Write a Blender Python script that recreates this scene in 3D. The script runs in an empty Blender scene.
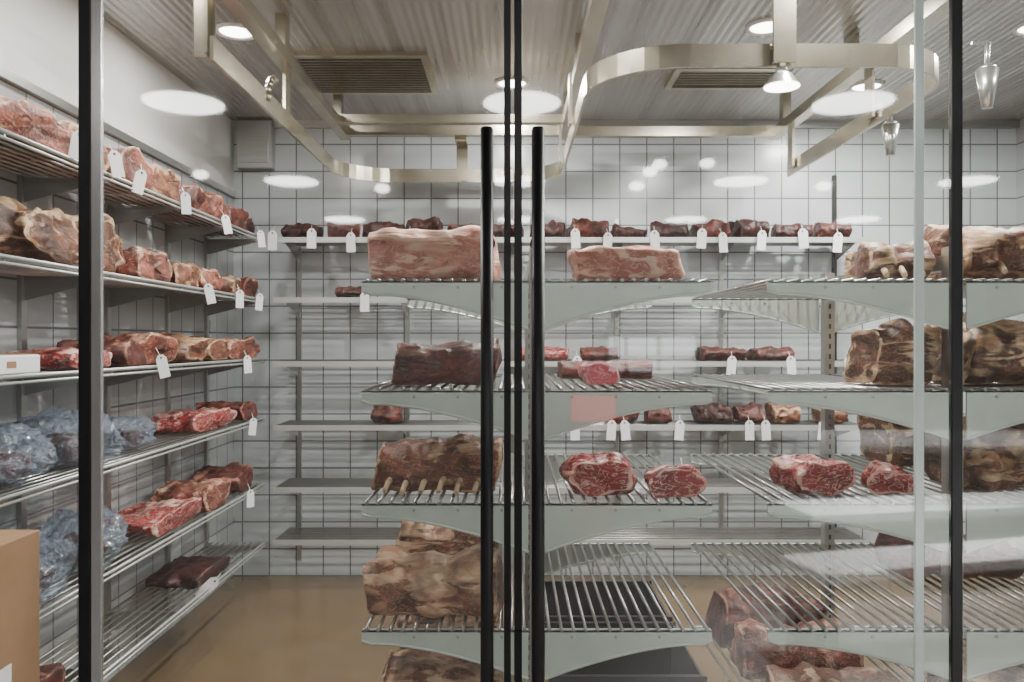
import bpy, bmesh, math, random
from mathutils import Vector, Matrix, noise

D = bpy.data
SC = bpy.context.scene
COL = SC.collection
CAMZ = 1.35

# ------------------------------------------------------------------ helpers
def mesh_obj(name, bm, mats, loc=(0,0,0), rot=(0,0,0), parent=None, smooth=False):
    me = D.meshes.new(name)
    bm.normal_update()
    bm.to_mesh(me); bm.free()
    for m in (mats if isinstance(mats, (list, tuple)) else [mats]):
        me.materials.append(m)
    if smooth:
        for p in me.polygons: p.use_smooth = True
    o = D.objects.new(name, me)
    o.location = loc; o.rotation_euler = rot
    COL.objects.link(o)
    if parent: o.parent = parent
    return o

def empty(name, loc=(0,0,0)):
    o = D.objects.new(name, None); o.location = loc; o.empty_display_size = .1
    COL.objects.link(o); return o

def box(bm, a, b, mi=0, bev=0):
    x0,y0,z0 = a; x1,y1,z1 = b
    vs = [bm.verts.new(p) for p in ((x0,y0,z0),(x1,y0,z0),(x1,y1,z0),(x0,y1,z0),(x0,y0,z1),(x1,y0,z1),(x1,y1,z1),(x0,y1,z1))]
    fs = []
    for f in ((0,3,2,1),(4,5,6,7),(0,1,5,4),(1,2,6,5),(2,3,7,6),(3,0,4,7)):
        fc = bm.faces.new([vs[i] for i in f]); fc.material_index = mi; fs.append(fc)
    if bev:
        es = set(e for f in fs for e in f.edges)
        r = bmesh.ops.bevel(bm, geom=list(es), offset=bev, segments=2, affect='EDGES', profile=.5)
        for f in r['faces']: f.material_index = mi
    return vs

def cyl(bm, p0, p1, r0, r1=None, seg=12, mi=0, caps=True):
    p0=Vector(p0); p1=Vector(p1); r1 = r0 if r1 is None else r1
    d=(p1-p0).normalized()
    u = d.orthogonal().normalized(); v = d.cross(u)
    A=[];B=[]
    for i in range(seg):
        a=2*math.pi*i/seg; o=u*math.cos(a)+v*math.sin(a)
        A.append(bm.verts.new(p0+o*r0)); B.append(bm.verts.new(p1+o*r1))
    for i in range(seg):
        j=(i+1)%seg
        f=bm.faces.new((A[i],A[j],B[j],B[i])); f.material_index=mi; f.smooth=True
    if caps:
        f=bm.faces.new(A[::-1]); f.material_index=mi
        f=bm.faces.new(B); f.material_index=mi

# ------------------------------------------------------------------ materials
def newmat(name):
    m = D.materials.new(name); m.use_nodes = True
    nt = m.node_tree; nt.nodes.clear()
    out = nt.nodes.new('ShaderNodeOutputMaterial')
    return m, nt, out

def principled(name, col, rough=.5, metal=0, noise_amt=0, noise_scale=20, bump=0, spec=.5, stretch=(1,1,1)):
    m, nt, out = newmat(name)
    p = nt.nodes.new('ShaderNodeBsdfPrincipled')
    p.inputs['Roughness'].default_value = rough
    p.inputs['Metallic'].default_value = metal
    p.inputs['Specular IOR Level'].default_value = spec
    tc = nt.nodes.new('ShaderNodeTexCoord'); mp = nt.nodes.new('ShaderNodeMapping')
    mp.inputs['Scale'].default_value = stretch
    n = nt.nodes.new('ShaderNodeTexNoise'); n.inputs['Scale'].default_value = noise_scale; n.inputs['Detail'].default_value = 5
    nt.links.new(tc.outputs['Object'], mp.inputs['Vector']); nt.links.new(mp.outputs[0], n.inputs['Vector'])
    mx = nt.nodes.new('ShaderNodeMix'); mx.data_type='RGBA'
    mx.inputs[6].default_value = tuple(max(0,c*(1-noise_amt)) for c in col)+(1,)
    mx.inputs[7].default_value = tuple(min(1,c*(1+noise_amt)) for c in col)+(1,)
    nt.links.new(n.outputs['Fac'], mx.inputs[0]); nt.links.new(mx.outputs[2], p.inputs['Base Color'])
    if bump:
        b = nt.nodes.new('ShaderNodeBump'); b.inputs['Strength'].default_value=bump; b.inputs['Distance'].default_value=.01
        nt.links.new(n.outputs['Fac'], b.inputs['Height']); nt.links.new(b.outputs[0], p.inputs['Normal'])
    nt.links.new(p.outputs[0], out.inputs[0])
    return m

def emission(name, col, s):
    m, nt, out = newmat(name)
    e = nt.nodes.new('ShaderNodeEmission'); e.inputs[0].default_value=(*col,1); e.inputs[1].default_value=s
    nt.links.new(e.outputs[0], out.inputs[0]); return m

def glass(name, base=.06, tint=(.965,.98,.97)):
    m, nt, out = newmat(name)
    t = nt.nodes.new('ShaderNodeBsdfTransparent'); t.inputs[0].default_value=(*tint,1)
    g = nt.nodes.new('ShaderNodeBsdfGlossy'); g.inputs['Roughness'].default_value=.03; g.inputs[0].default_value=(1,1,1,1)
    lw = nt.nodes.new('ShaderNodeLayerWeight'); lw.inputs[0].default_value=.5
    pw = nt.nodes.new('ShaderNodeMath'); pw.operation='POWER'; pw.inputs[1].default_value=5
    ma = nt.nodes.new('ShaderNodeMath'); ma.operation='MULTIPLY_ADD'; ma.inputs[1].default_value=.9; ma.inputs[2].default_value=base
    mx = nt.nodes.new('ShaderNodeMixShader')
    nt.links.new(lw.outputs['Facing'], pw.inputs[0]); nt.links.new(pw.outputs[0], ma.inputs[0])
    nt.links.new(ma.outputs[0], mx.inputs[0]); nt.links.new(t.outputs[0], mx.inputs[1]); nt.links.new(g.outputs[0], mx.inputs[2])
    nt.links.new(mx.outputs[0], out.inputs[0]); return m

def tile_mat(name, axis, c1, mortar, size=.155, msize=.0042):
    m, nt, out = newmat(name)
    tc = nt.nodes.new('ShaderNodeTexCoord'); sp = nt.nodes.new('ShaderNodeSeparateXYZ'); cb = nt.nodes.new('ShaderNodeCombineXYZ')
    nt.links.new(tc.outputs['Object'], sp.inputs[0])
    nt.links.new(sp.outputs[axis], cb.inputs[0]); nt.links.new(sp.outputs['Z'], cb.inputs[1])
    b = nt.nodes.new('ShaderNodeTexBrick'); b.offset=0; b.squash=1
    b.inputs['Scale'].default_value=1; b.inputs['Brick Width'].default_value=size; b.inputs['Row Height'].default_value=size
    b.inputs['Mortar Size'].default_value=msize; b.inputs['Mortar Smooth'].default_value=.1
    b.inputs['Color1'].default_value=(*c1,1); b.inputs['Color2'].default_value=(*[c*.9 for c in c1],1); b.inputs['Mortar'].default_value=(*mortar,1)
    nt.links.new(cb.outputs[0], b.inputs['Vector'])
    p = nt.nodes.new('ShaderNodeBsdfPrincipled'); p.inputs['Roughness'].default_value=.22
    nt.links.new(b.outputs['Color'], p.inputs['Base Color'])
    bp = nt.nodes.new('ShaderNodeBump'); bp.invert=True; bp.inputs['Strength'].default_value=.4; bp.inputs['Distance'].default_value=.003
    nt.links.new(b.outputs['Fac'], bp.inputs['Height']); nt.links.new(bp.outputs[0], p.inputs['Normal'])
    nt.links.new(p.outputs[0], out.inputs[0]); return m

def ceiling_mat():
    m, nt, out = newmat('ceiling_ribbed_metal')
    tc = nt.nodes.new('ShaderNodeTexCoord'); mp = nt.nodes.new('ShaderNodeMapping'); mp.inputs['Scale'].default_value=(16,.03,1)
    n = nt.nodes.new('ShaderNodeTexNoise'); n.inputs['Scale'].default_value=1; n.inputs['Detail'].default_value=2
    r = nt.nodes.new('ShaderNodeValToRGB')
    r.color_ramp.elements[0].position=.36; r.color_ramp.elements[0].color=(.35,.325,.30,1)
    r.color_ramp.elements[1].position=.64; r.color_ramp.elements[1].color=(.52,.50,.475,1)
    w = nt.nodes.new('ShaderNodeTexWave'); w.wave_type='BANDS'; w.bands_direction='X'; w.inputs['Scale'].default_value=9
    nt.links.new(tc.outputs['Object'], mp.inputs[0]); nt.links.new(mp.outputs[0], n.inputs['Vector']); nt.links.new(n.outputs['Fac'], r.inputs[0])
    nt.links.new(tc.outputs['Object'], w.inputs['Vector'])
    p = nt.nodes.new('ShaderNodeBsdfPrincipled'); p.inputs['Roughness'].default_value=.27; p.inputs['Metallic'].default_value=.65
    b = nt.nodes.new('ShaderNodeBump'); b.inputs['Strength'].default_value=.4; b.inputs['Distance'].default_value=.004
    nt.links.new(w.outputs['Fac'], b.inputs['Height']); nt.links.new(b.outputs[0], p.inputs['Normal'])
    nt.links.new(r.outputs[0], p.inputs['Base Color']); nt.links.new(p.outputs[0], out.inputs[0]); return m

def meat_mat(name, lean1, lean2, fat1, fat2, bias=0., rough=.5, marble=.5, crust=.5):
    m, nt, out = newmat(name)
    L = nt.links.new; N = nt.nodes.new
    tc = N('ShaderNodeTexCoord'); oi = N('ShaderNodeObjectInfo')
    rm = N('ShaderNodeMath'); rm.operation='MULTIPLY'; rm.inputs[1].default_value=40; L(oi.outputs['Random'], rm.inputs[0])
    def nz(scale, detail, dist=0, stretch=(1,1,1)):
        mp=N('ShaderNodeMapping'); mp.inputs['Scale'].default_value=stretch; L(tc.outputs['Object'], mp.inputs[0])
        n=N('ShaderNodeTexNoise'); n.noise_dimensions='4D'; n.inputs['Scale'].default_value=scale; n.inputs['Detail'].default_value=detail
        n.inputs['Distortion'].default_value=dist; L(mp.outputs[0], n.inputs['Vector']); L(rm.outputs[0], n.inputs['W']); return n
    def ramp(src, p0, c0, p1, c1):
        r=N('ShaderNodeValToRGB'); e=r.color_ramp.elements
        e[0].position=p0; e[0].color=(*c0,1); e[1].position=p1; e[1].color=(*c1,1); L(src, r.inputs[0]); return r
    a=nz(10,8,1.2,(1,1,1.6)); lean=ramp(a.outputs['Fac'], .38, lean1, .62, lean2)
    b=nz(16,8,.9,(.6,1.0,2.2)); fat=ramp(b.outputs['Fac'], .40, fat2, .6, fat1)
    at=N('ShaderNodeAttribute'); at.attribute_name='fat'
    c=nz(9,8,1.6,(.7,1,2.6))
    s1=N('ShaderNodeMath'); s1.operation='MULTIPLY_ADD'; s1.inputs[1].default_value=3.4; s1.inputs[2].default_value=-1.7+bias; L(c.outputs['Fac'], s1.inputs[0])
    s2=N('ShaderNodeMath'); s2.operation='ADD'; L(s1.outputs[0], s2.inputs[0]); L(at.outputs['Fac'], s2.inputs[1])
    f=ramp(s2.outputs[0], .42,(0,0,0),.62,(1,1,1))
    v=nz(22,4,2.2,(.8,1.1,1.4))
    v1=N('ShaderNodeMath'); v1.operation='SUBTRACT'; v1.inputs[1].default_value=.5; L(v.outputs['Fac'], v1.inputs[0])
    v2=N('ShaderNodeMath'); v2.operation='ABSOLUTE'; L(v1.outputs[0], v2.inputs[0])
    vr=ramp(v2.outputs[0], .006,(marble,)*3, .03,(0,0,0))
    mxv=N('ShaderNodeMix'); mxv.data_type='RGBA'; L(vr.outputs[0], mxv.inputs[0]); L(lean.outputs[0], mxv.inputs[6]); mxv.inputs[7].default_value=(*fat1,1)
    mx=N('ShaderNodeMix'); mx.data_type='RGBA'; L(f.outputs[0], mx.inputs[0]); L(mxv.outputs[2], mx.inputs[6]); L(fat.outputs[0], mx.inputs[7])
    k=nz(7,9,.8); kr=ramp(k.outputs['Fac'], .48,(0,0,0), .62,(crust,)*3)
    mk=N('ShaderNodeMix'); mk.data_type='RGBA'; L(kr.outputs[0], mk.inputs[0]); L(mx.outputs[2], mk.inputs[6]); mk.inputs[7].default_value=(.035,.012,.009,1)
    p=N('ShaderNodeBsdfPrincipled'); p.inputs['Roughness'].default_value=rough
    L(mk.outputs[2], p.inputs['Base Color'])
    bp=N('ShaderNodeBump'); bp.inputs['Strength'].default_value=.8; bp.inputs['Distance'].default_value=.010
    L(c.outputs['Fac'], bp.inputs['Height']); L(bp.outputs[0], p.inputs['Normal'])
    L(p.outputs[0], out.inputs[0]); return m

STEEL = principled('brushed_steel', (.48,.49,.47), .30, .9, .15, 8, stretch=(1,1,12))
STEELG = principled('bracket_steel', (.68,.75,.69), .32, .4, .10, 12)
LIP = principled('shelf_lip_steel', (.60,.62,.60), .35, .45, .08, 10)
RAILM = principled('galvanised_rail', (.52,.47,.37), .25, .92, .4, 7)
BARM = principled('shelf_bar_steel', (.46,.46,.45), .28, .85, .2, 15)
BLACK = principled('black_powdercoat', (.010,.010,.012), .4, 0, .1)
DARK = principled('dark_grille', (.07,.062,.055), .5, .2, .2)
ALU = principled('aluminium', (.72,.72,.72), .25, .8, .05)
CARD = principled('cardboard', (.33,.19,.10), .8, 0, .1, 30)
WHITE = principled('white_card', (.86,.87,.88), .6, 0, .03)
BONE = principled('rib_bone', (.62,.45,.30), .55, 0, .35, 40, .3)
PAINT = principled('white_paint', (.66,.66,.65), .5, 0, .03)
SHOPW = principled('shop_plaster', (.42,.41,.40), .7, 0, .05, 3)
SHOPF = principled('shop_floor_concrete', (.30,.29,.28), .35, 0, .2, 3)
TABLE = principled('white_laminate', (.85,.85,.85), .35, 0, .02)
FLOORM = principled('epoxy_floor', (.155,.100,.050), .16, 0, .25, 3, .05)
CRATE = principled('black_plastic', (.02,.02,.022), .4, 0, .1)
GLASS = glass('door_glass')
GEDGE = principled('glass_edge', (.70,.80,.76), .2, .1, .03)
GLOW = emission('lamp_glow', (1,.98,.96), 23)
GLOWC = emission('cold_lamp_glow', (1,.98,.95), 14)
PALEG = emission('pale_reflection_glow', (.95,.98,1), 3.2)  # added glow for a pale reflection in the glass
REDG = emission('red_reflection_glow', (1,.02,.05), 2.2)  # added red glow, made up for the red reflection
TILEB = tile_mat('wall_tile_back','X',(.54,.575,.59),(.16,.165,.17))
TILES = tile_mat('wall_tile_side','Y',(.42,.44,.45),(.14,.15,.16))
CEIL = ceiling_mat()

M_PALE = meat_mat('meat_pale', (.34,.09,.06),(.56,.22,.16),(.80,.54,.40),(.60,.29,.21),.16, crust=.16)
M_FRESH = meat_mat('meat_fresh_rack', (.13,.025,.018),(.36,.09,.06),(.76,.52,.37),(.50,.22,.14),-.10, crust=.7)
M_DARK = meat_mat('meat_dark', (.045,.013,.010),(.16,.032,.024),(.42,.20,.14),(.23,.085,.06),-.27, marble=.25, crust=.6)
M_CRUST = meat_mat('meat_crust', (.022,.008,.007),(.075,.02,.016),(.27,.12,.085),(.12,.05,.035),-.40, marble=.15, crust=.6)
M_AGED = meat_mat('meat_aged', (.05,.016,.009),(.19,.06,.032),(.78,.57,.37),(.42,.22,.11),.16, marble=.25, crust=.85)
M_RED = meat_mat('meat_red', (.20,.012,.014),(.38,.035,.038),(.84,.60,.50),(.66,.30,.25),-.12, rough=.32, marble=.75, crust=.15)
M_RIB = meat_mat('meat_rib', (.09,.026,.014),(.27,.085,.048),(.74,.51,.33),(.44,.22,.12),.10, marble=.35, crust=.6)
M_PINKREFL = meat_mat('pink_reflection', (.6,.03,.07),(.75,.12,.16),(.9,.6,.58),(.8,.3,.3),-.1, rough=.3, crust=0)

# ------------------------------------------------------------------ meat generator
def meat(name, cx, y0, zbot, L, W, H, mat, seed=0, n=3.0, lump=.2, ribs=0, bones=0, end=False, rz=0, fat=0.5, bend=0., taper=None, parent=None):
    rnd = random.Random(seed*7+1)
    bm = bmesh.new()
    lay = bm.verts.layers.float.new('fat')
    S = 44
    prof = [(-1,0,0),(-1,.3,0),(-1,.6,0.05),(-.995,.82,.15),(-.985,.93,.9),(-.96,.99,.8)]
    K = 30
    prof += [(-.93+1.86*i/K, 1, None) for i in range(K+1)]
    prof += [(-a,b,c) for a,b,c in prof[:6][::-1]]
    off = Vector((seed*3.17, seed*1.3, 7.7))
    rings=[]
    m0=min(W,H)
    if taper is None: taper = rnd.uniform(-.16,.16)
    shear = rnd.uniform(-.18,.18); shy=rnd.uniform(-.10,.10)
    for (t,r,fm) in prof:
        ring=[]
        hs = (1+.30*noise.noise(Vector((t*1.9+seed,3,1))))*(1+taper*t)
        ws = (1+.22*noise.noise(Vector((t*1.4,seed*2.2,5))))*(1+taper*.5*t)
        cnt = S if r>0 else 1
        for i in range(cnt):
            a = 2*math.pi*i/S
            c,s = math.cos(a), math.sin(a)
            y = math.copysign(abs(c)**(2/n), c); z = math.copysign(abs(s)**(2/n), s)
            an = 1+.16*noise.noise(Vector((c*1.3+seed,s*1.3,t*.7)))
            if z>0: z *= 1-.22*(y*.5+.5)*(1 if seed%2 else -.3)
            p = Vector((t*L/2 + shear*z*H*.5 + shy*y*W*.4, y*W/2*ws*r*an, z*H/2*hs*r*an))
            q = Vector((p.x/m0*1.5, p.y/m0*1.5, p.z/m0*1.5))+off
            d = noise.noise(q)*lump*m0*.9 + noise.noise(q*2.5)*lump*m0*.32 + noise.noise(q*6)*lump*m0*.10 - abs(noise.noise(q*1.5+Vector((9,0,0))))*lump*m0*.4
            nrm = Vector((.0 if abs(t)<.95 else math.copysign(.5,t), y, z)).normalized()
            rv = 0
            if ribs and abs(t)<.96:
                rv = math.cos(t*math.pi*ribs*.9+ .9*z + 1.5*noise.noise(Vector((t*2,seed,0))))
                d += rv*.028*m0*(1 if abs(z)<.95 else .3)
            p += nrm*d
            p.z += bend*H*(1-t*t)
            if p.z < -H*.44: p.z = -H*.44 + (p.z+H*.44)*.1
            v = bm.verts.new(p)
            fv = fat*(.35+.65*max(0,z)) + .35*noise.noise(q*.8) if fm is None else fm
            if rv: fv += .15*rv
            v[lay] = fv
            ring.append(v)
        rings.append(ring)
    for A,B in zip(rings[:-1], rings[1:]):
        if len(A)==1 and len(B)==1: continue
        if len(A)==1:
            for i in range(S): bm.faces.new((A[0],B[(i+1)%S],B[i]))
        elif len(B)==1:
            for i in range(S): bm.faces.new((A[i],A[(i+1)%S],B[0]))
        else:
            for i in range(S): bm.faces.new((A[i],A[(i+1)%S],B[(i+1)%S],B[i]))
    for f in bm.faces: f.smooth=True
    if bones:
        for k in range(bones):
            x = -L*.42+L*.84*(k+.5)/bones
            zz = -H*.30
            l = W*.5+ rnd.uniform(.015,.035)
            p0=Vector((x,-W*.3,zz+.02)); pm=Vector((x-.005,-W*.46,zz+.012)); p1=Vector((x-.012,-l,zz-.01))
            cyl(bm,p0,pm,.010,.009,8,1); cyl(bm,pm,p1,.009,.0075,8,1)
    bmesh.ops.recalc_face_normals(bm, faces=bm.faces)
    rot = rz + (math.pi/2 if end else 0)
    R = Matrix.Rotation(rot,3,'Z')
    for v in bm.verts: v.co = R @ v.co
    ext = W if end else L
    xmn=min(v.co.x for v in bm.verts); xmx=max(v.co.x for v in bm.verts)
    k = ext/(xmx-xmn); sh=(xmn+xmx)/2
    zmn=min(v.co.z for v in bm.verts); zmx=max(v.co.z for v in bm.verts); kz=H*1.02/(zmx-zmn)
    for v in bm.verts: v.co.x=(v.co.x-sh)*k; v.co.z*=kz
    zmin=min(v.co.z for v in bm.verts); ymin=min(v.co.y for v in bm.verts)
    return mesh_obj(name, bm, [mat,BONE], (cx, y0-ymin, zbot-zmin+.002), parent=parent)

# ------------------------------------------------------------------ room shell
ZC=2.61; XL=-1.6; XR=2.9; YB=4.6; YG=1.65
ZS=3.5
def slab(name,a,b,mat):
    bm=bmesh.new(); box(bm,a,b); return mesh_obj(name,bm,mat)
slab('floor',(XL-.1,YG,-.1),(XR+.1,YB+.1,0),FLOORM)
slab('ceiling',(XL-.1,YG,ZC),(XR+.1,YB+.1,ZC+.1),CEIL)
slab('wall_back',(XL-.1,YB,0),(XR+.1,YB+.1,ZC),TILEB)
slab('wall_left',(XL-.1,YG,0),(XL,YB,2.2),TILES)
slab('wall_left_upper',(XL-.1,YG,2.2),(XL,YB,ZC),PAINT)
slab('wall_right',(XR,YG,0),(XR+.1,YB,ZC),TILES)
slab('trim_1',(XL,YB-.03,ZC-.04),(XR,YB,ZC),STEEL)
slab('trim_2',(XL,YG+.1,2.17),(XL+.02,YB-.03,2.2),STEEL)
slab('floor_shop',(-5,-6,-.1),(5.5,YG,0),SHOPF)
slab('ceiling_shop',(-5,-6,ZS),(5.5,YG,ZS+.1),SHOPW)
slab('wall_shop_back',(-5,-6.1,0),(5.5,-6,ZS),SHOPW)
slab('wall_shop_left',(-5.1,-6,0),(-5,YG,ZS),SHOPW)
slab('wall_shop_right',(5.5,-6,0),(5.6,YG,ZS),SHOPW)
slab('wall_front_left',(-5,YG-.05,0),(XL-.1,YG+.05,ZS),SHOPW)
slab('wall_front_right',(XR+.1,YG-.05,0),(5.5,YG+.05,ZS),SHOPW)
slab('wall_front_header',(XL-.1,YG-.05,2.45),(XR+.1,YG,ZS),BLACK)

bm=bmesh.new(); box(bm,(-1.56,4.53,2.33),(-1.36,4.6,2.6),0,.004); box(bm,(-1.54,4.52,2.36),(-1.38,4.531,2.57),0,.002)
mesh_obj('electrical_box',bm,STEEL)

# added glowing panels, made up to put pale and red reflections in the glass
def glow_panel(name,x0,x1,z0,z1,cols):
    bm=bmesh.new(); y=-5.99
    box(bm,(x0,y-.005,z0),(x1,y,z1),1)
    for x in [x0]+cols+[x1]:
        box(bm,(x-.02,y,z0-.02),(x+.02,y+.04,z1+.02),0)
    for z in (z0,z1,z0+(z1-z0)*.42): box(bm,(x0-.02,y,z-.02),(x1+.02,y+.035,z+.02),0)
    # dark slats to stripe the lower part of the glow
    for k in range(5): box(bm,(x0+.03,y+.01,z0+.05+k*.035),(x1-.03,y+.02,z0+.062+k*.035),0)
    return mesh_obj(name,bm,[BLACK,PALEG])
glow_panel('pale_glow_panel',1.1,2.15,.98,1.42,[1.32,1.7])
bm=bmesh.new(); box(bm,(.66,-5.99,.40),(1.22,-5.93,.74),0,.01); box(bm,(.68,-5.93,.42),(1.20,-5.925,.72),1)
mesh_obj('red_glow_panel',bm,[BLACK,REDG])

# ------------------------------------------------------------------ glass front
def pane(name,x0,x1,parent,y=YG):
    bm=bmesh.new(); box(bm,(x0,y-.004,.02),(x1,y+.004,2.44)); return mesh_obj(name,bm,GLASS,parent=parent)
def part(name,a,b,mat,parent,bev=.001):
    bm=bmesh.new(); box(bm,a,b,0,bev); return mesh_obj(name,bm,mat,parent=parent)
def handle(parent,x):
    bm=bmesh.new(); y=1.58
    cyl(bm,(x,y,.32),(x,y,1.768),.0128,seg=24)
    cyl(bm,(x,y,1.768),(x,y,1.772),.0128,.0105,24)
    cyl(bm,(x,y,.316),(x,y,.32),.0105,.0128,24)
    for z in (.55,1.55):
        cyl(bm,(x,y,z),(x,YG-.005,z),.008,seg=12); cyl(bm,(x,YG-.012,z),(x,YG-.005,z),.015,seg=16)
    mesh_obj('pull_handle',bm,BLACK,parent=parent)
dl=empty('glass_door'); pane('door_pane',-.843,-.0165,dl); part('meeting_stile',(-.0165,1.643,.02),(-.0025,1.657,2.44),BLACK,dl); handle(dl,-.0495)
part('hinge_edge',(-.866,1.645,.02),(-.845,1.655,2.44),ALU,dl)
dr=empty('glass_door.001'); pane('door_pane',.0205,.828,dr); part('meeting_stile',(.0045,1.643,.02),(.0205,1.657,2.44),BLACK,dr); handle(dr,.0515)
part('hinge_edge',(.830,1.646,.02),(.848,1.654,2.44),GEDGE,dr)
wl=empty('window_1'); pane('fixed_pane',XL-.09,-.893,wl); part('jamb',(-.891,1.643,0),(-.868,1.657,2.45),BLACK,wl)
wr=empty('window_2'); pane('fixed_pane',.928,XR+.09,wr); part('jamb',(.904,1.643,0),(.926,1.657,2.45),BLACK,wr); pane('side_light',.850,.903,wr)
slab('trim_3',(XL-.1,1.63,0),(XR+.1,1.67,.018),BLACK)

# ------------------------------------------------------------------ gondola racks
LEV=[1.515,1.227,.93,.597,.285]
def gondola(name,xc,hw):
    bm=bmesh.new()
    y0,y1=2.10,3.0
    for yp in (y0+.03,y1-.03,):
        box(bm,(xc-.018,yp-.02,0),(xc+.018,yp+.02,1.60),0)
        for k in range(40):
            z=.1+k*.037
            box(bm,(xc-.004,yp-.0215,z),(xc+.004,yp-.0195,z+.018),2)
        box(bm,(xc-.36,yp-.025,.0),(xc+.36,yp+.025,.05),0)
    box(bm,(xc-.018,y0+.05,.06),(xc+.018,y1-.05,.10),0)
    box(bm,(xc-.018,y0+.05,1.54),(xc+.018,y1-.05,1.58),0)
    for z in LEV:
        for s in (-1,1):
            for yp in (y0,y1-.006):
                top=[];bot=[]
                n=18
                for i in range(n+1):
                    t=i/n
                    x=xc+s*(hw-(hw-.022)*t)
                    zt=z-.008
                    d=.034+.092*(max(0,(t-.10)/.90))**1.6
                    if t<.05: d*=.75
                    top.append((x,zt)); bot.append((x,zt-d))
                loop=top+bot[::-1]
                A=[bm.verts.new((x,yp,zz)) for x,zz in loop]; B=[bm.verts.new((x,yp+.006,zz)) for x,zz in loop]
                for k in range(n):
                    j=len(loop)-1-k
                    for Q,rev in ((A,False),(B,True)):
                        f=[Q[k],Q[k+1],Q[j-1],Q[j]]
                        fc=bm.faces.new(f[::-1] if rev else f); fc.material_index=1
                m=len(loop)
                for k in range(m):
                    f=bm.faces.new((A[k],B[k],B[(k+1)%m],A[(k+1)%m])); f.material_index=1
                xa,xb=sorted((xc+s*hw,xc+s*.022))
                box(bm,(xa,yp-.0,z-.012),(xb,yp+.02,z-.008),1)
                for k in range(n):
                    (xa1,za1),(xb1,zb1)=bot[k],bot[k+1]
                    cyl(bm,(xa1,yp,za1),(xb1,yp,zb1),.004,seg=6,mi=1,caps=False)
                for t in (.3,.55,.8):
                    xx=xc+s*hw*(1-t); cyl(bm,(xx,yp-.003,z-.024),(xx,yp,z-.024),.004,seg=8,mi=0)
            nb=14
            for k in range(nb):
                x=xc+s*(hw-.012-(hw-.045)*k/(nb-1))
                cyl(bm,(x,y0-.004,z-.0045),(x,y1+.004,z-.0045),.0048,seg=6,mi=3)
    bmesh.ops.recalc_face_normals(bm, faces=bm.faces)
    return mesh_obj(name,bm,[STEEL,STEELG,DARK,BARM])
gondola('gondola_shelf_rack',.065,.46)
gondola('gondola_shelf_rack',1.172,.50)

# ------------------------------------------------------------------ wall shelving
LL=[1.89,1.57,1.26,.95,.605,.295]
bm=bmesh.new()
for z in LL:
    for k in range(9):
        x=-1.575+k*.034
        cyl(bm,(x,2.0,z-.005),(x,4.2,z-.005),.0045,seg=6,mi=1)
    for y in (2.05,2.6,3.15,3.7,4.17):
        box(bm,(-1.59,y-.004,z-.022),(-1.30,y+.004,z-.0098),1)
        vs=[bm.verts.new(p) for p in ((-1.59,y,z-.022),(-1.32,y,z-.022),(-1.59,y,z-.09))]; bm.faces.new(vs)
    cyl(bm,(-1.300,2.0,z-.003),(-1.300,4.2,z-.003),.0055,seg=8,mi=2)
    cyl(bm,(-1.300,2.0,z-.020),(-1.300,4.2,z-.020),.0045,seg=8,mi=2)
for y in (2.05,2.6,3.15,3.7,4.17):
    box(bm,(-1.6,y-.015,.1),(-1.585,y+.015,2.1),0)
mesh_obj('wall_shelving',bm,[STEEL,BARM,LIP])
LB=[1.90,1.58,1.24,.90,.57,.29]
bm=bmesh.new()
for li,z in enumerate(LB):
    for k in range(8):
        y=4.29+k*.038
        cyl(bm,(-1.27,y,z-.005),(1.9,y,z-.005),.0045,seg=6,mi=1)
    for x in (-1.22,-.6,0,.6,1.2,1.85):
        box(bm,(x-.004,4.26,z-.022),(x+.004,4.59,z-.0098),1)
        vs=[bm.verts.new(p) for p in ((x,4.585,z-.022),(x,4.30,z-.022),(x,4.585,z-.10))]; bm.faces.new(vs)
    box(bm,(-1.27,4.25,z-.026),(1.9,4.256,z+.002),3)
for x in (-1.22,-.6,0,.6,1.2,1.85):
    box(bm,(x-.012,4.585,.1),(x+.012,4.6,2.05 if x<1.8 else 2.3),2 if x>1.8 else 0)
mesh_obj('wall_shelving',bm,[STEEL,BARM,BLACK,LIP])

# ------------------------------------------------------------------ overhead rail
def arc(cx,cy,r,a0,a1,n=10):
    return [(cx+r*math.cos(math.radians(a0+(a1-a0)*i/n)), cy+r*math.sin(math.radians(a0+(a1-a0)*i/n))) for i in range(n+1)]
path=[(-.92,2.45)]+arc(-.62,4.05,.30,180,90)+arc(-.02,4.07,.28,90,0)+arc(.56,2.82,.30,180,270)+arc(1.17,2.80,.28,270,360)+[(1.45,4.2)]
bm=bmesh.new()
def sweep(bm,path,z0,z1,th,mi=0):
    pts=[Vector((x,y,0)) for x,y in path]; rows=[]
    for i,p in enumerate(pts):
        a=pts[max(0,i-1)]; b=pts[min(len(pts)-1,i+1)]
        t=(b-a).normalized(); nn=Vector((-t.y,t.x,0))*th/2
        rows.append([bm.verts.new((q.x,q.y,z)) for q,z in ((p+nn,z0),(p-nn,z0),(p-nn,z1),(p+nn,z1))])
    for A,B in zip(rows[:-1],rows[1:]):
        for k in range(4):
            f=bm.faces.new((A[k],B[k],B[(k+1)%4],A[(k+1)%4])); f.material_index=mi
    bm.faces.new(rows[0]); bm.faces.new(rows[-1][::-1])
sweep(bm,path,2.212,2.285,.012)
zb0,zb1=2.425,2.475
for x in (-.89,.28,1.40):
    box(bm,(x-.027,1.8,zb0),(x+.027,4.28,zb1))
box(bm,(-.863,4.17,zb0),(.253,4.22,zb1)); 
box(bm,(-.863,3.95,zb0+.005),(.253,3.99,zb1-.005)); box(bm,(.307,4.19,zb0),(1.373,4.24,zb1))
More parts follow.
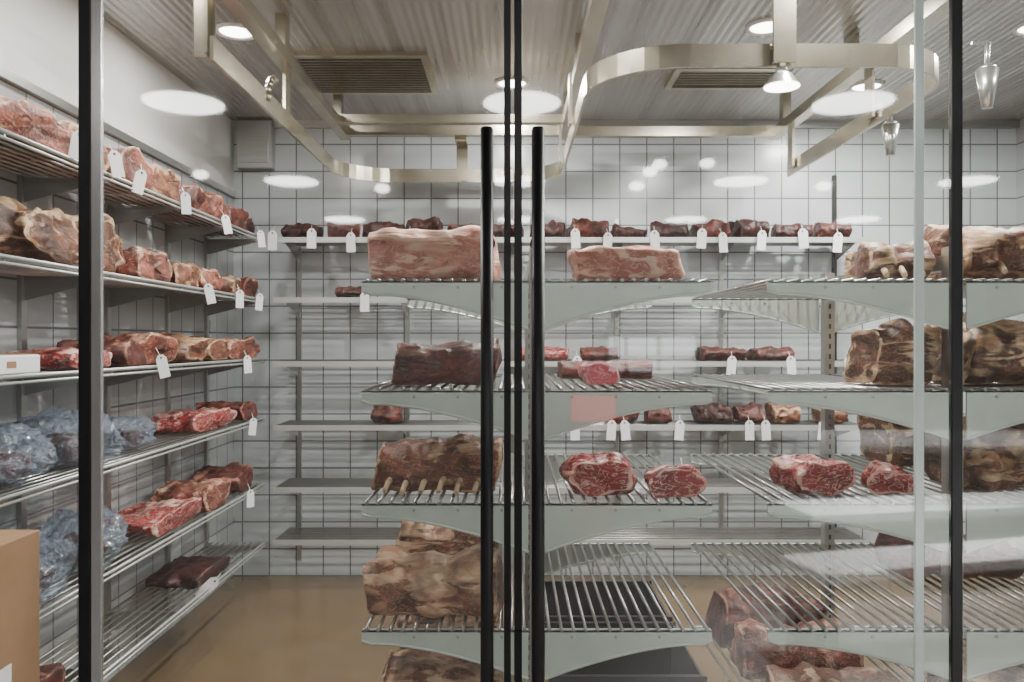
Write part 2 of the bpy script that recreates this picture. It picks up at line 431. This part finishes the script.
for x,ys in ((-.89,(2.2,3.1,4.1)),(.28,(2.2,3.3,4.1)),(1.40,(2.2,3.3,4.1))):
    for y in ys: box(bm,(x-.02,y-.03,zb1),(x+.02,y+.03,ZC))
for x,y in ((-.945,2.5),(.24,3.3),(.24,4.0),(1.43,3.2),(1.43,4.1),(-.93,3.3)):
    box(bm,(x-.006,y-.035,2.24),(x+.006,y+.035,zb0+.02))
box(bm,(-.99,2.49,2.235),(-.925,2.50,ZC)); 
box(bm,(.815,2.49,2.22),(.885,2.505,ZC))
box(bm,(-.30,4.33,2.22),(-.24,4.342,2.42)); box(bm,(-.30,4.2,2.40),(-.24,4.342,2.425))
sw=arc(0,0,.11,0,90,6)
for i in range(len(sw)-1):
    (a,b),(c,d)=sw[i],sw[i+1]
    cyl(bm,(-.915+.0,3.0-a+.1,2.25+b),(-.915,3.0-c+.1,2.25+d),.014,seg=8)
bmesh.ops.recalc_face_normals(bm, faces=bm.faces)
mesh_obj('overhead_meat_rail',bm,RAILM)

def trolley(x,y):
    bm=bmesh.new()
    box(bm,(x-.05,y-.012,2.292),(x+.012,y-.004,2.30))
    cyl(bm,(x,y-.008,2.30),(x,y-.008,2.20),.008,seg=10)
    cyl(bm,(x,y-.008,2.21),(x,y-.008,2.09),.034,.016,16)
    cyl(bm,(x,y-.008,2.225),(x,y-.008,2.21),.02,.034,16)
    return mesh_obj('meat_hook_trolley',bm,STEEL)
trolley(1.51,2.55); trolley(1.51,3.2)

def vent(x,y,w,d):
    bm=bmesh.new()
    box(bm,(x-w/2,y-d/2,ZC-.02),(x+w/2,y-d/2+.03,ZC)); box(bm,(x-w/2,y+d/2-.03,ZC-.02),(x+w/2,y+d/2,ZC))
    box(bm,(x-w/2,y-d/2+.03,ZC-.02),(x-w/2+.03,y+d/2-.03,ZC)); box(bm,(x+w/2-.03,y-d/2+.03,ZC-.02),(x+w/2,y+d/2-.03,ZC))
    box(bm,(x-w/2+.03,y-d/2+.03,ZC-.004),(x+w/2-.03,y+d/2-.03,ZC),1)
    k=int((d-.06)/.035)
    for i in range(k):
        yy=y-d/2+.04+i*.035
        box(bm,(x-w/2+.03,yy,ZC-.018),(x+w/2-.03,yy+.008,ZC-.004),0)
    return mesh_obj('ceiling_vent',bm,[RAILM,DARK])
vent(-.68,3.75,.62,.55); vent(1.0,3.80,.5,.3)

# ------------------------------------------------------------------ lamps
def downlight(x,y,power=17):
    e=empty('recessed_downlight',(x,y,ZC))
    bm=bmesh.new()
    S=28
    def ring(r,z): return [bm.verts.new((r*math.cos(2*math.pi*i/S),r*math.sin(2*math.pi*i/S),z)) for i in range(S)]
    rs=[ring(.085,0),ring(.085,-.008),ring(.07,-.010),ring(.066,-.004)]
    for A,B in zip(rs[:-1],rs[1:]):
        for i in range(S): f=bm.faces.new((A[i],A[(i+1)%S],B[(i+1)%S],B[i])); f.smooth=True
    f=bm.faces.new(rs[-1]); f.material_index=1
    bmesh.ops.recalc_face_normals(bm, faces=bm.faces)
    mesh_obj('trim_ring',bm,[PAINT,GLOWC],parent=e)
    l=D.lights.new('lamp','AREA'); l.shape='DISK'; l.size=.13; l.energy=power; l.color=(1,.97,.935)
    o=D.objects.new('lamp',l); COL.objects.link(o); o.parent=e; o.location=(0,0,-.015)
for x,y,p in ((-1.12,2.3,13),(0.0,2.4,33),(1.02,2.35,33),(2.1,2.3,22),(-1.12,3.25,15),(1.02,3.2,26),(2.1,3.2,26),(0,3.9,32),(1.75,3.95,32)):
    downlight(x,y,p)

bm=bmesh.new()
cyl(bm,(0,0,0),(0,0,-.03),.018,seg=16); cyl(bm,(0,0,-.03),(0,0,-.07),.03,.055,24,caps=False); cyl(bm,(0,0,-.067),(0,0,-.071),.054,.054,24,mi=1)
mesh_obj('cone_pendant_lamp',bm,[STEEL,GLOWC],(.85,2.52,2.22))

# shop lamps
for r,y in enumerate((-1.09,-3.24,-5.3)):
    for x in (-1.8,.055,1.87,3.72):
        bm=bmesh.new()
        cyl(bm,(0,0,.006),(0,0,.035),.215,.20,40); cyl(bm,(0,0,0),(0,0,.006),.21,.21,40,mi=1)
        cyl(bm,(0,0,.035),(0,0,ZS-2.65),.008,seg=10)
        mesh_obj('disc_ceiling_lamp',bm,[PAINT,GLOW],(x,y,2.65))
for x,z in ((1.33,2.98),(1.88,3.06),(3.0,2.84),(-1.25,2.82),(1.2,2.84),(1.42,3.05),(-3.0,2.95)):
    bm=bmesh.new(); bmesh.ops.create_uvsphere(bm,u_segments=20,v_segments=12,radius=.07)
    for v in bm.verts: v.co.z*=.6
    for f in bm.faces: f.material_index=1; f.smooth=True
    cyl(bm,(0,0,.035),(0,0,.09),.03,.012,12); cyl(bm,(0,0,.09),(0,0,ZS-z),.004,seg=6)
    mesh_obj('globe_pendant_lamp',bm,[BLACK,GLOW],(x,-4.4,z))

def table(x,y,w,d,h=.76,rz=0,spot=0):  # tables added behind the camera as white reflectors, for haze in the glass
    bm=bmesh.new(); box(bm,(-w/2,-d/2,h-.04),(w/2,d/2,h),0,.005)
    for sx in (-1,1):
        for sy in (-1,1):
            cx=sx*(w/2-.06); cy=sy*(d/2-.06); box(bm,(cx-.025,cy-.025,0),(cx+.025,cy+.025,h-.04),1)
    box(bm,(-w/2+.08,-d/2+.05,h-.12),(w/2-.08,-d/2+.07,h-.04),1); box(bm,(-w/2+.08,d/2-.07,h-.12),(w/2-.08,d/2-.05,h-.04),1)
    mesh_obj('haze_table',bm,[TABLE,STEEL],(x,y,0),(0,0,rz))
    if spot:
        e=empty('added_spotlight',(x,y,ZS))  # unseen spot added to brighten the table top so its reflection shows
        bm=bmesh.new(); cyl(bm,(0,0,0),(0,0,-.12),.05,.06,20,caps=False); cyl(bm,(0,0,0),(0,0,-.01),.05,seg=20)
        mesh_obj('added_spot_can',bm,BLACK,parent=e)
        l=D.lights.new('added_spot','SPOT'); l.energy=spot; l.spot_size=math.radians(44); l.spot_blend=1; l.shadow_soft_size=.04
        o=D.objects.new('added_spot',l); COL.objects.link(o); o.parent=e; o.location=(0,0,-.08)
table(1.55,.46,1.2,.24,.60,-.25,1500); table(1.9,-.15,1.5,.3,.66,-.18,1500); table(2.6,-1.6,1.8,.8,.76,0,700)

# ------------------------------------------------------------------ meats: racks
A,B,C_,E_,F_=LEV
meat('pork_loin',-.212,2.12,A,.362,.28,.142,M_PALE,1,n=5,lump=.12,fat=.7,taper=0)
meat('aged_beef_loin',-.185,2.12,B,.315,.28,.13,M_DARK,2,n=4.5,lump=.18,fat=.65,taper=0)
meat('beef_rib_rack',-.212,2.125,C_,.375,.27,.155,M_RIB,3,n=2.8,lump=.18,ribs=4,bones=6,fat=.3,taper=.12)
meat('beef_rib_rack',-.215,2.12,E_,.385,.26,.16,M_RIB,4,n=3.6,lump=.18,ribs=3,fat=.95)
meat('beef_rib_rack',-.205,2.53,E_,.36,.26,.19,M_RIB,5,n=3.4,lump=.18,ribs=3,fat=.7)
meat('beef_rib_rack',-.205,2.12,F_,.36,.28,.17,M_RIB,6,n=3.4,lump=.18,ribs=4,fat=.4)
meat('beef_rib_rack',-.205,2.58,F_,.36,.26,.17,M_RIB,7,n=3.4,lump=.18,ribs=4,fat=.4)
meat('pork_loin',.312,2.12,A,.31,.24,.098,M_PALE,8,n=5,lump=.14,fat=.45,ribs=5,taper=0)
meat('aged_beef_loin',.30,2.5,B,.30,.2,.06,M_DARK,9)
meat('raw_steak',.245,2.2,B,.16,.11,.065,M_PINKREFL,10,end=True)  # pink piece added in place of a reddish reflection
meat('raw_steak',.235,2.115,C_,.13,.205,.115,M_RED,11,n=2.2,end=True,fat=.6,lump=.22)
meat('raw_steak',.44,2.12,C_,.13,.165,.085,M_RED,12,n=2.1,end=True,fat=.6,lump=.22)
meat('aged_beef_loin',1.055,2.12,A,.18,.20,.11,M_AGED,13,n=2.4,lump=.24,fat=.4,bones=3)
meat('beef_rib_rack',1.40,2.12,A,.38,.30,.17,M_AGED,14,n=2.4,lump=.26,ribs=3,fat=.5,bones=2)
meat('beef_rib_rack',1.055,2.12,B,.19,.20,.18,M_AGED,15,n=3,lump=.2,ribs=2,fat=.7)
meat('beef_rib_rack',1.40,2.12,B,.38,.28,.20,M_AGED,16,n=3,lump=.22,ribs=3,fat=.7)
meat('beef_rib_rack',1.40,2.12,C_,.38,.28,.225,M_AGED,17,n=3,lump=.22,ribs=3,fat=.7)
meat('aged_beef_loin',1.39,2.62,C_,.30,.26,.2,M_AGED,18,fat=.5)
meat('raw_steak',.83,2.12,C_,.15,.205,.10,M_RED,19,n=2.2,end=True,lump=.22,rz=.25)
meat('raw_steak',1.03,2.12,C_,.12,.135,.085,M_RED,20,n=2.0,end=True,lump=.22,rz=-.25)
meat('beef_rib_rack',.92,2.13,F_,.40,.24,.13,M_RIB,21,ribs=6,lump=.22,fat=.25,rz=-.1)
meat('beef_rib_rack',.90,2.43,F_,.38,.24,.17,M_FRESH,22,ribs=5,lump=.22,fat=.4)
meat('beef_rib_rack',.90,2.71,F_,.38,.24,.18,M_DARK,23,ribs=4,lump=.22,fat=.5)
meat('aged_beef_loin',1.41,2.14,F_,.36,.24,.17,M_AGED,24,ribs=3,lump=.22,fat=.6)
meat('beef_rib_rack',1.41,2.45,E_,.36,.24,.16,M_DARK,26,ribs=3,lump=.22,fat=.6)

def crate(x,y,z,w,d,h):
    bm=bmesh.new(); t=.006
    box(bm,(x-w/2,y-d/2,z),(x+w/2,y+d/2,z+t)) 
    box(bm,(x-w/2,y-d/2,z+t),(x+w/2,y-d/2+t,z+h)); box(bm,(x-w/2,y+d/2-t,z+t),(x+w/2,y+d/2,z+h))
    box(bm,(x-w/2,y-d/2+t,z+t),(x-w/2+t,y+d/2-t,z+h)); box(bm,(x+w/2-t,y-d/2+t,z+t),(x+w/2,y+d/2-t,z+h))
    box(bm,(x-w/2-.01,y-d/2-.01,z+h-.02),(x+w/2+.01,y-d/2,z+h)); box(bm,(x-w/2-.01,y+d/2,z+h-.02),(x+w/2+.01,y+d/2+.01,z+h))
    for k in range(5):
        xx=x-w/2+w*(k+.5)/5; box(bm,(xx-.004,y-d/2-.008,z+.01),(xx+.004,y-d/2,z+h-.02))
    mesh_obj('black_meat_crate',bm,CRATE)
crate(.31,2.34,F_+.001,.40,.40,.17); crate(.31,2.79,F_+.001,.40,.38,.17)

def lm(z,y,L,H,mat,seed,W=.25,**k):
    return meat('beef_rib_rack',-1.440+.015*math.sin(seed*3),y,z,W,L,H,mat,seed,n=2.7,lump=.25,**k)
def run(z,y,items,s0,**k):
    for i,(L,H,m) in enumerate(items):
        lm(z,y,L-.012,H,m,s0+i,rz=.15*math.sin(i*2.3+s0),**k); y+=L
run(LL[0],2.03,[(.36,.13,M_FRESH),(.30,.16,M_RIB),(.28,.14,M_FRESH),(.26,.15,M_RIB),(.24,.13,M_DARK),(.26,.14,M_FRESH),(.24,.12,M_DARK),(.20,.12,M_CRUST)],30,fat=.55,ribs=3)
run(LL[1],2.03,[(.40,.21,M_AGED),(.36,.20,M_AGED),(.34,.12,M_FRESH),(.28,.11,M_RIB),(.30,.12,M_FRESH),(.26,.11,M_RIB),(.20,.10,M_DARK)],40,fat=.6,ribs=2)
run(LL[2],2.40,[(.26,.07,M_RED),(.26,.10,M_DARK),(.28,.12,M_FRESH),(.28,.11,M_RIB),(.30,.13,M_RIB),(.36,.11,M_FRESH)],50,fat=.6,ribs=3)
lm(LL[3],3.4,.42,.09,M_RED,60,fat=.4,ribs=5); lm(LL[3],3.86,.26,.10,M_DARK,61)
lm(LL[4],2.95,.42,.09,M_RED,62,fat=.5,ribs=6); lm(LL[4],3.40,.38,.12,M_FRESH,63,ribs=4); lm(LL[4],3.84,.3,.12,M_DARK,64)
lm(LL[5],3.35,.4,.07,M_CRUST,65,fat=.2)
x=-1.15
for i in range(14):
    w=.19+.04*((i*7)%5)/4
    meat('aged_beef_loin',x,4.29+.015*(i%3),LB[0],w,.21,.095+.010*((i*5)%4),[M_CRUST,M_DARK,M_CRUST][i%3],70+i,n=2.2,lump=.24,fat=.25,rz=.2*math.sin(i*1.9))
    x+=.224
meat('aged_beef_loin',-.88,4.29,LB[1],.18,.22,.07,M_DARK,90,n=2.2,lump=.24)
for i,(x,L,m) in enumerate([(.17,.3,M_RED),(.48,.22,M_DARK),(1.15,.25,M_DARK),(1.42,.22,M_DARK),(-.3,.25,M_DARK)]):
    meat('aged_beef_loin',x,4.3,LB[2],L,.22,.08,m,91+i,fat=.4,n=2.2,lump=.24)
for i,(x,L,m) in enumerate([(-.69,.18,M_DARK),(.62,.17,M_DARK),(.80,.15,M_DARK),(1.1,.2,M_CRUST),(1.3,.16,M_DARK),(1.5,.18,M_RIB),(1.75,.17,M_RIB)]):
    meat('aged_beef_loin',x,4.3,LB[3],L,.22,.11,m,100+i,fat=.35,n=2.1,lump=.26)

# ------------------------------------------------------------------ tags
def tag(bm,x,y,z,yaw=0,w=.048,h=.105,tilt=0):
    R=Matrix.Rotation(yaw,3,'Z')@Matrix.Rotation(tilt,3,'Y')
    def P(a,b,c): return Vector((x,y,z))+R@Vector((a,b,c))
    k0=w/.048
    out=[(-w/2,-h),(w/2,-h),(w/2,-.018*k0),(w/2-.014*k0,0),(-w/2+.014*k0,0),(-w/2,-.018*k0)]
    A=[bm.verts.new(P(a,-.001,b)) for a,b in out]; B=[bm.verts.new(P(a,.001,b)) for a,b in out]
    bm.faces.new(A); bm.faces.new(B[::-1])
    for k in range(6): bm.faces.new((A[k],B[k],B[(k+1)%6],A[(k+1)%6]))
    cyl(bm,P(0,-.0012,-.014*k0),P(0,-.0022,-.014*k0),.005*k0,seg=8,mi=1)
    cyl(bm,P(0,-.0022,-.014*k0),P(0,.03,.025),.0012,seg=5,mi=0)
bm=bmesh.new()
for i,x in enumerate((-1.268,-1.06,-.854,-.55,.334,.509,.753,1.008,1.114,1.326,1.538,1.729)): tag(bm,x,4.235,LB[0]+.035+.012*math.sin(i*2.1),yaw=.25*math.sin(i*1.7),tilt=.08*math.sin(i*3))
tag(bm,-.78,4.235,LB[1]+.03)
for i,x in enumerate((.345,1.167,1.475,1.783)): tag(bm,x,4.235,LB[2]+.03,tilt=.1*math.sin(i*2))
for i,x in enumerate((.334,.53,.594,.891,1.257,1.342,1.65)): tag(bm,x,4.235,LB[3]+.03,tilt=.1*math.sin(i*2.4))
mesh_obj('meat_tags',bm,[WHITE,BLACK])
bm=bmesh.new()
for i,(y,z) in enumerate(((2.36,LL[0]+.06),(2.56,LL[0]+.05),(2.76,LL[0]+.03),(3.12,LL[0]+.02),(3.55,LL[0]),(4.05,LL[0]),(3.35,LL[1]),(3.75,LL[1]),(4.05,LL[1]),(3.85,LL[2]),(2.9,LL[2]+.02),(3.95,LL[3]),(3.9,LL[4]))):
    tag(bm,-1.275,y,z+.02,.75,tilt=.22*math.sin(y*9+i),h=.085,w=.038)
tag(bm,-1.27,3.45,LL[5]+.03,.5,tilt=.9)
tag(bm,.555,2.6,C_+.01,0,w=.038,h=.07)
mesh_obj('meat_tags',bm,[WHITE,BLACK])

# ------------------------------------------------------------------ bags, boxes
def bagmat():
    m, nt, out = newmat('vacuum_bag_plastic')
    p=nt.nodes.new('ShaderNodeBsdfPrincipled'); p.inputs['Base Color'].default_value=(.50,.60,.74,1); p.inputs['Roughness'].default_value=.1
    t=nt.nodes.new('ShaderNodeBsdfTransparent'); t.inputs[0].default_value=(.86,.91,.97,1); mx=nt.nodes.new('ShaderNodeMixShader'); mx.inputs[0].default_value=.28
    tc=nt.nodes.new('ShaderNodeTexCoord'); n=nt.nodes.new('ShaderNodeTexNoise'); n.inputs['Scale'].default_value=14; n.inputs['Distortion'].default_value=2.5
    b=nt.nodes.new('ShaderNodeBump'); b.inputs['Strength'].default_value=1; b.inputs['Distance'].default_value=.05
    g=nt.nodes.new('ShaderNodeBsdfGlossy'); g.inputs['Roughness'].default_value=.06
    mx2=nt.nodes.new('ShaderNodeMixShader'); mx2.inputs[0].default_value=.18
    nt.links.new(tc.outputs['Object'],n.inputs['Vector']); nt.links.new(n.outputs['Fac'],b.inputs['Height']); nt.links.new(b.outputs[0],p.inputs['Normal']); nt.links.new(b.outputs[0],g.inputs['Normal'])
    nt.links.new(t.outputs[0],mx.inputs[1]); nt.links.new(p.outputs[0],mx.inputs[2]); nt.links.new(mx.outputs[0],mx2.inputs[1]); nt.links.new(g.outputs[0],mx2.inputs[2]); nt.links.new(mx2.outputs[0],out.inputs[0]); return m
BAG=bagmat()
def bag(x,y,z,sx,sy,sz,seed):
    bm=bmesh.new(); bmesh.ops.create_icosphere(bm,subdivisions=5,radius=1)
    for v in bm.verts:
        q=v.co*1.6+Vector((seed*5,0,0))
        r=1+.35*noise.noise(q)-.3*abs(noise.noise(q*2.0))-.2*abs(noise.noise(q*4.2))
        c=v.co*r; c.x=math.copysign(abs(c.x)**.8,c.x); c.y=math.copysign(abs(c.y)**.8,c.y)
        v.co=Vector((c.x*sx/2,c.y*sy/2,max(c.z,-.75)*sz/2))
    zm=min(v.co.z for v in bm.verts); xm=min(v.co.x for v in bm.verts)
    o=mesh_obj('plastic_meat_bag',bm,BAG,(max(x,XL+.02-xm),y,z-zm+.002),smooth=True)
    meat('bagged_beef_cut',0,-sy*.28,zm+.015,sx*.55,sy*.5,sz*.42,M_DARK,200+seed,parent=o)
bag(-1.43,2.20,LL[3],.26,.32,.20,1); bag(-1.42,2.55,LL[3],.28,.32,.22,2); bag(-1.43,2.9,LL[3],.24,.28,.15,5)
bag(-1.42,2.25,LL[4],.28,.36,.22,3); bag(-1.42,2.62,LL[4],.28,.32,.22,4)
meat('aged_beef_loin',-1.445,2.08,LL[5],.24,.3,.1,M_DARK,120)

TAPE=principled('packing_tape',(.42,.28,.17),.3)
bm=bmesh.new(); box(bm,(-1.53,1.74,0),(-1.165,1.975,.44),0,.003); box(bm,(-1.53,1.74,.443),(-1.165,1.975,.885),0,.003)
box(bm,(-1.37,1.738,.442),(-1.32,1.9755,.887),1)
box(bm,(-1.165,1.80,.50),(-1.1635,1.86,.60),2)
mesh_obj('cardboard_box_stack',bm,[CARD,TAPE,WHITE])
bm=bmesh.new(); box(bm,(-1.56,2.03,0),(-1.32,2.24,.05),0,.004); box(bm,(-1.55,2.04,.05),(-1.33,2.23,.053),1); box(bm,(-1.3199,2.09,.016),(-1.3192,2.13,.034),1)
mesh_obj('flat_carton',bm,[WHITE,CARD],(0,0,LL[2]+.002))

# ------------------------------------------------------------------ world + camera
w=D.worlds.new('World'); SC.world=w; w.use_nodes=True
w.node_tree.nodes['Background'].inputs[0].default_value=(.6,.65,.7,1); w.node_tree.nodes['Background'].inputs[1].default_value=.3
cd=D.cameras.new('Camera'); cd.sensor_width=36; cd.lens=28.125; cd.clip_start=.02
cam=D.objects.new('Camera',cd); COL.objects.link(cam); cam.location=(0,0,CAMZ); cam.rotation_euler=(math.pi/2,0,0)
SC.camera=cam
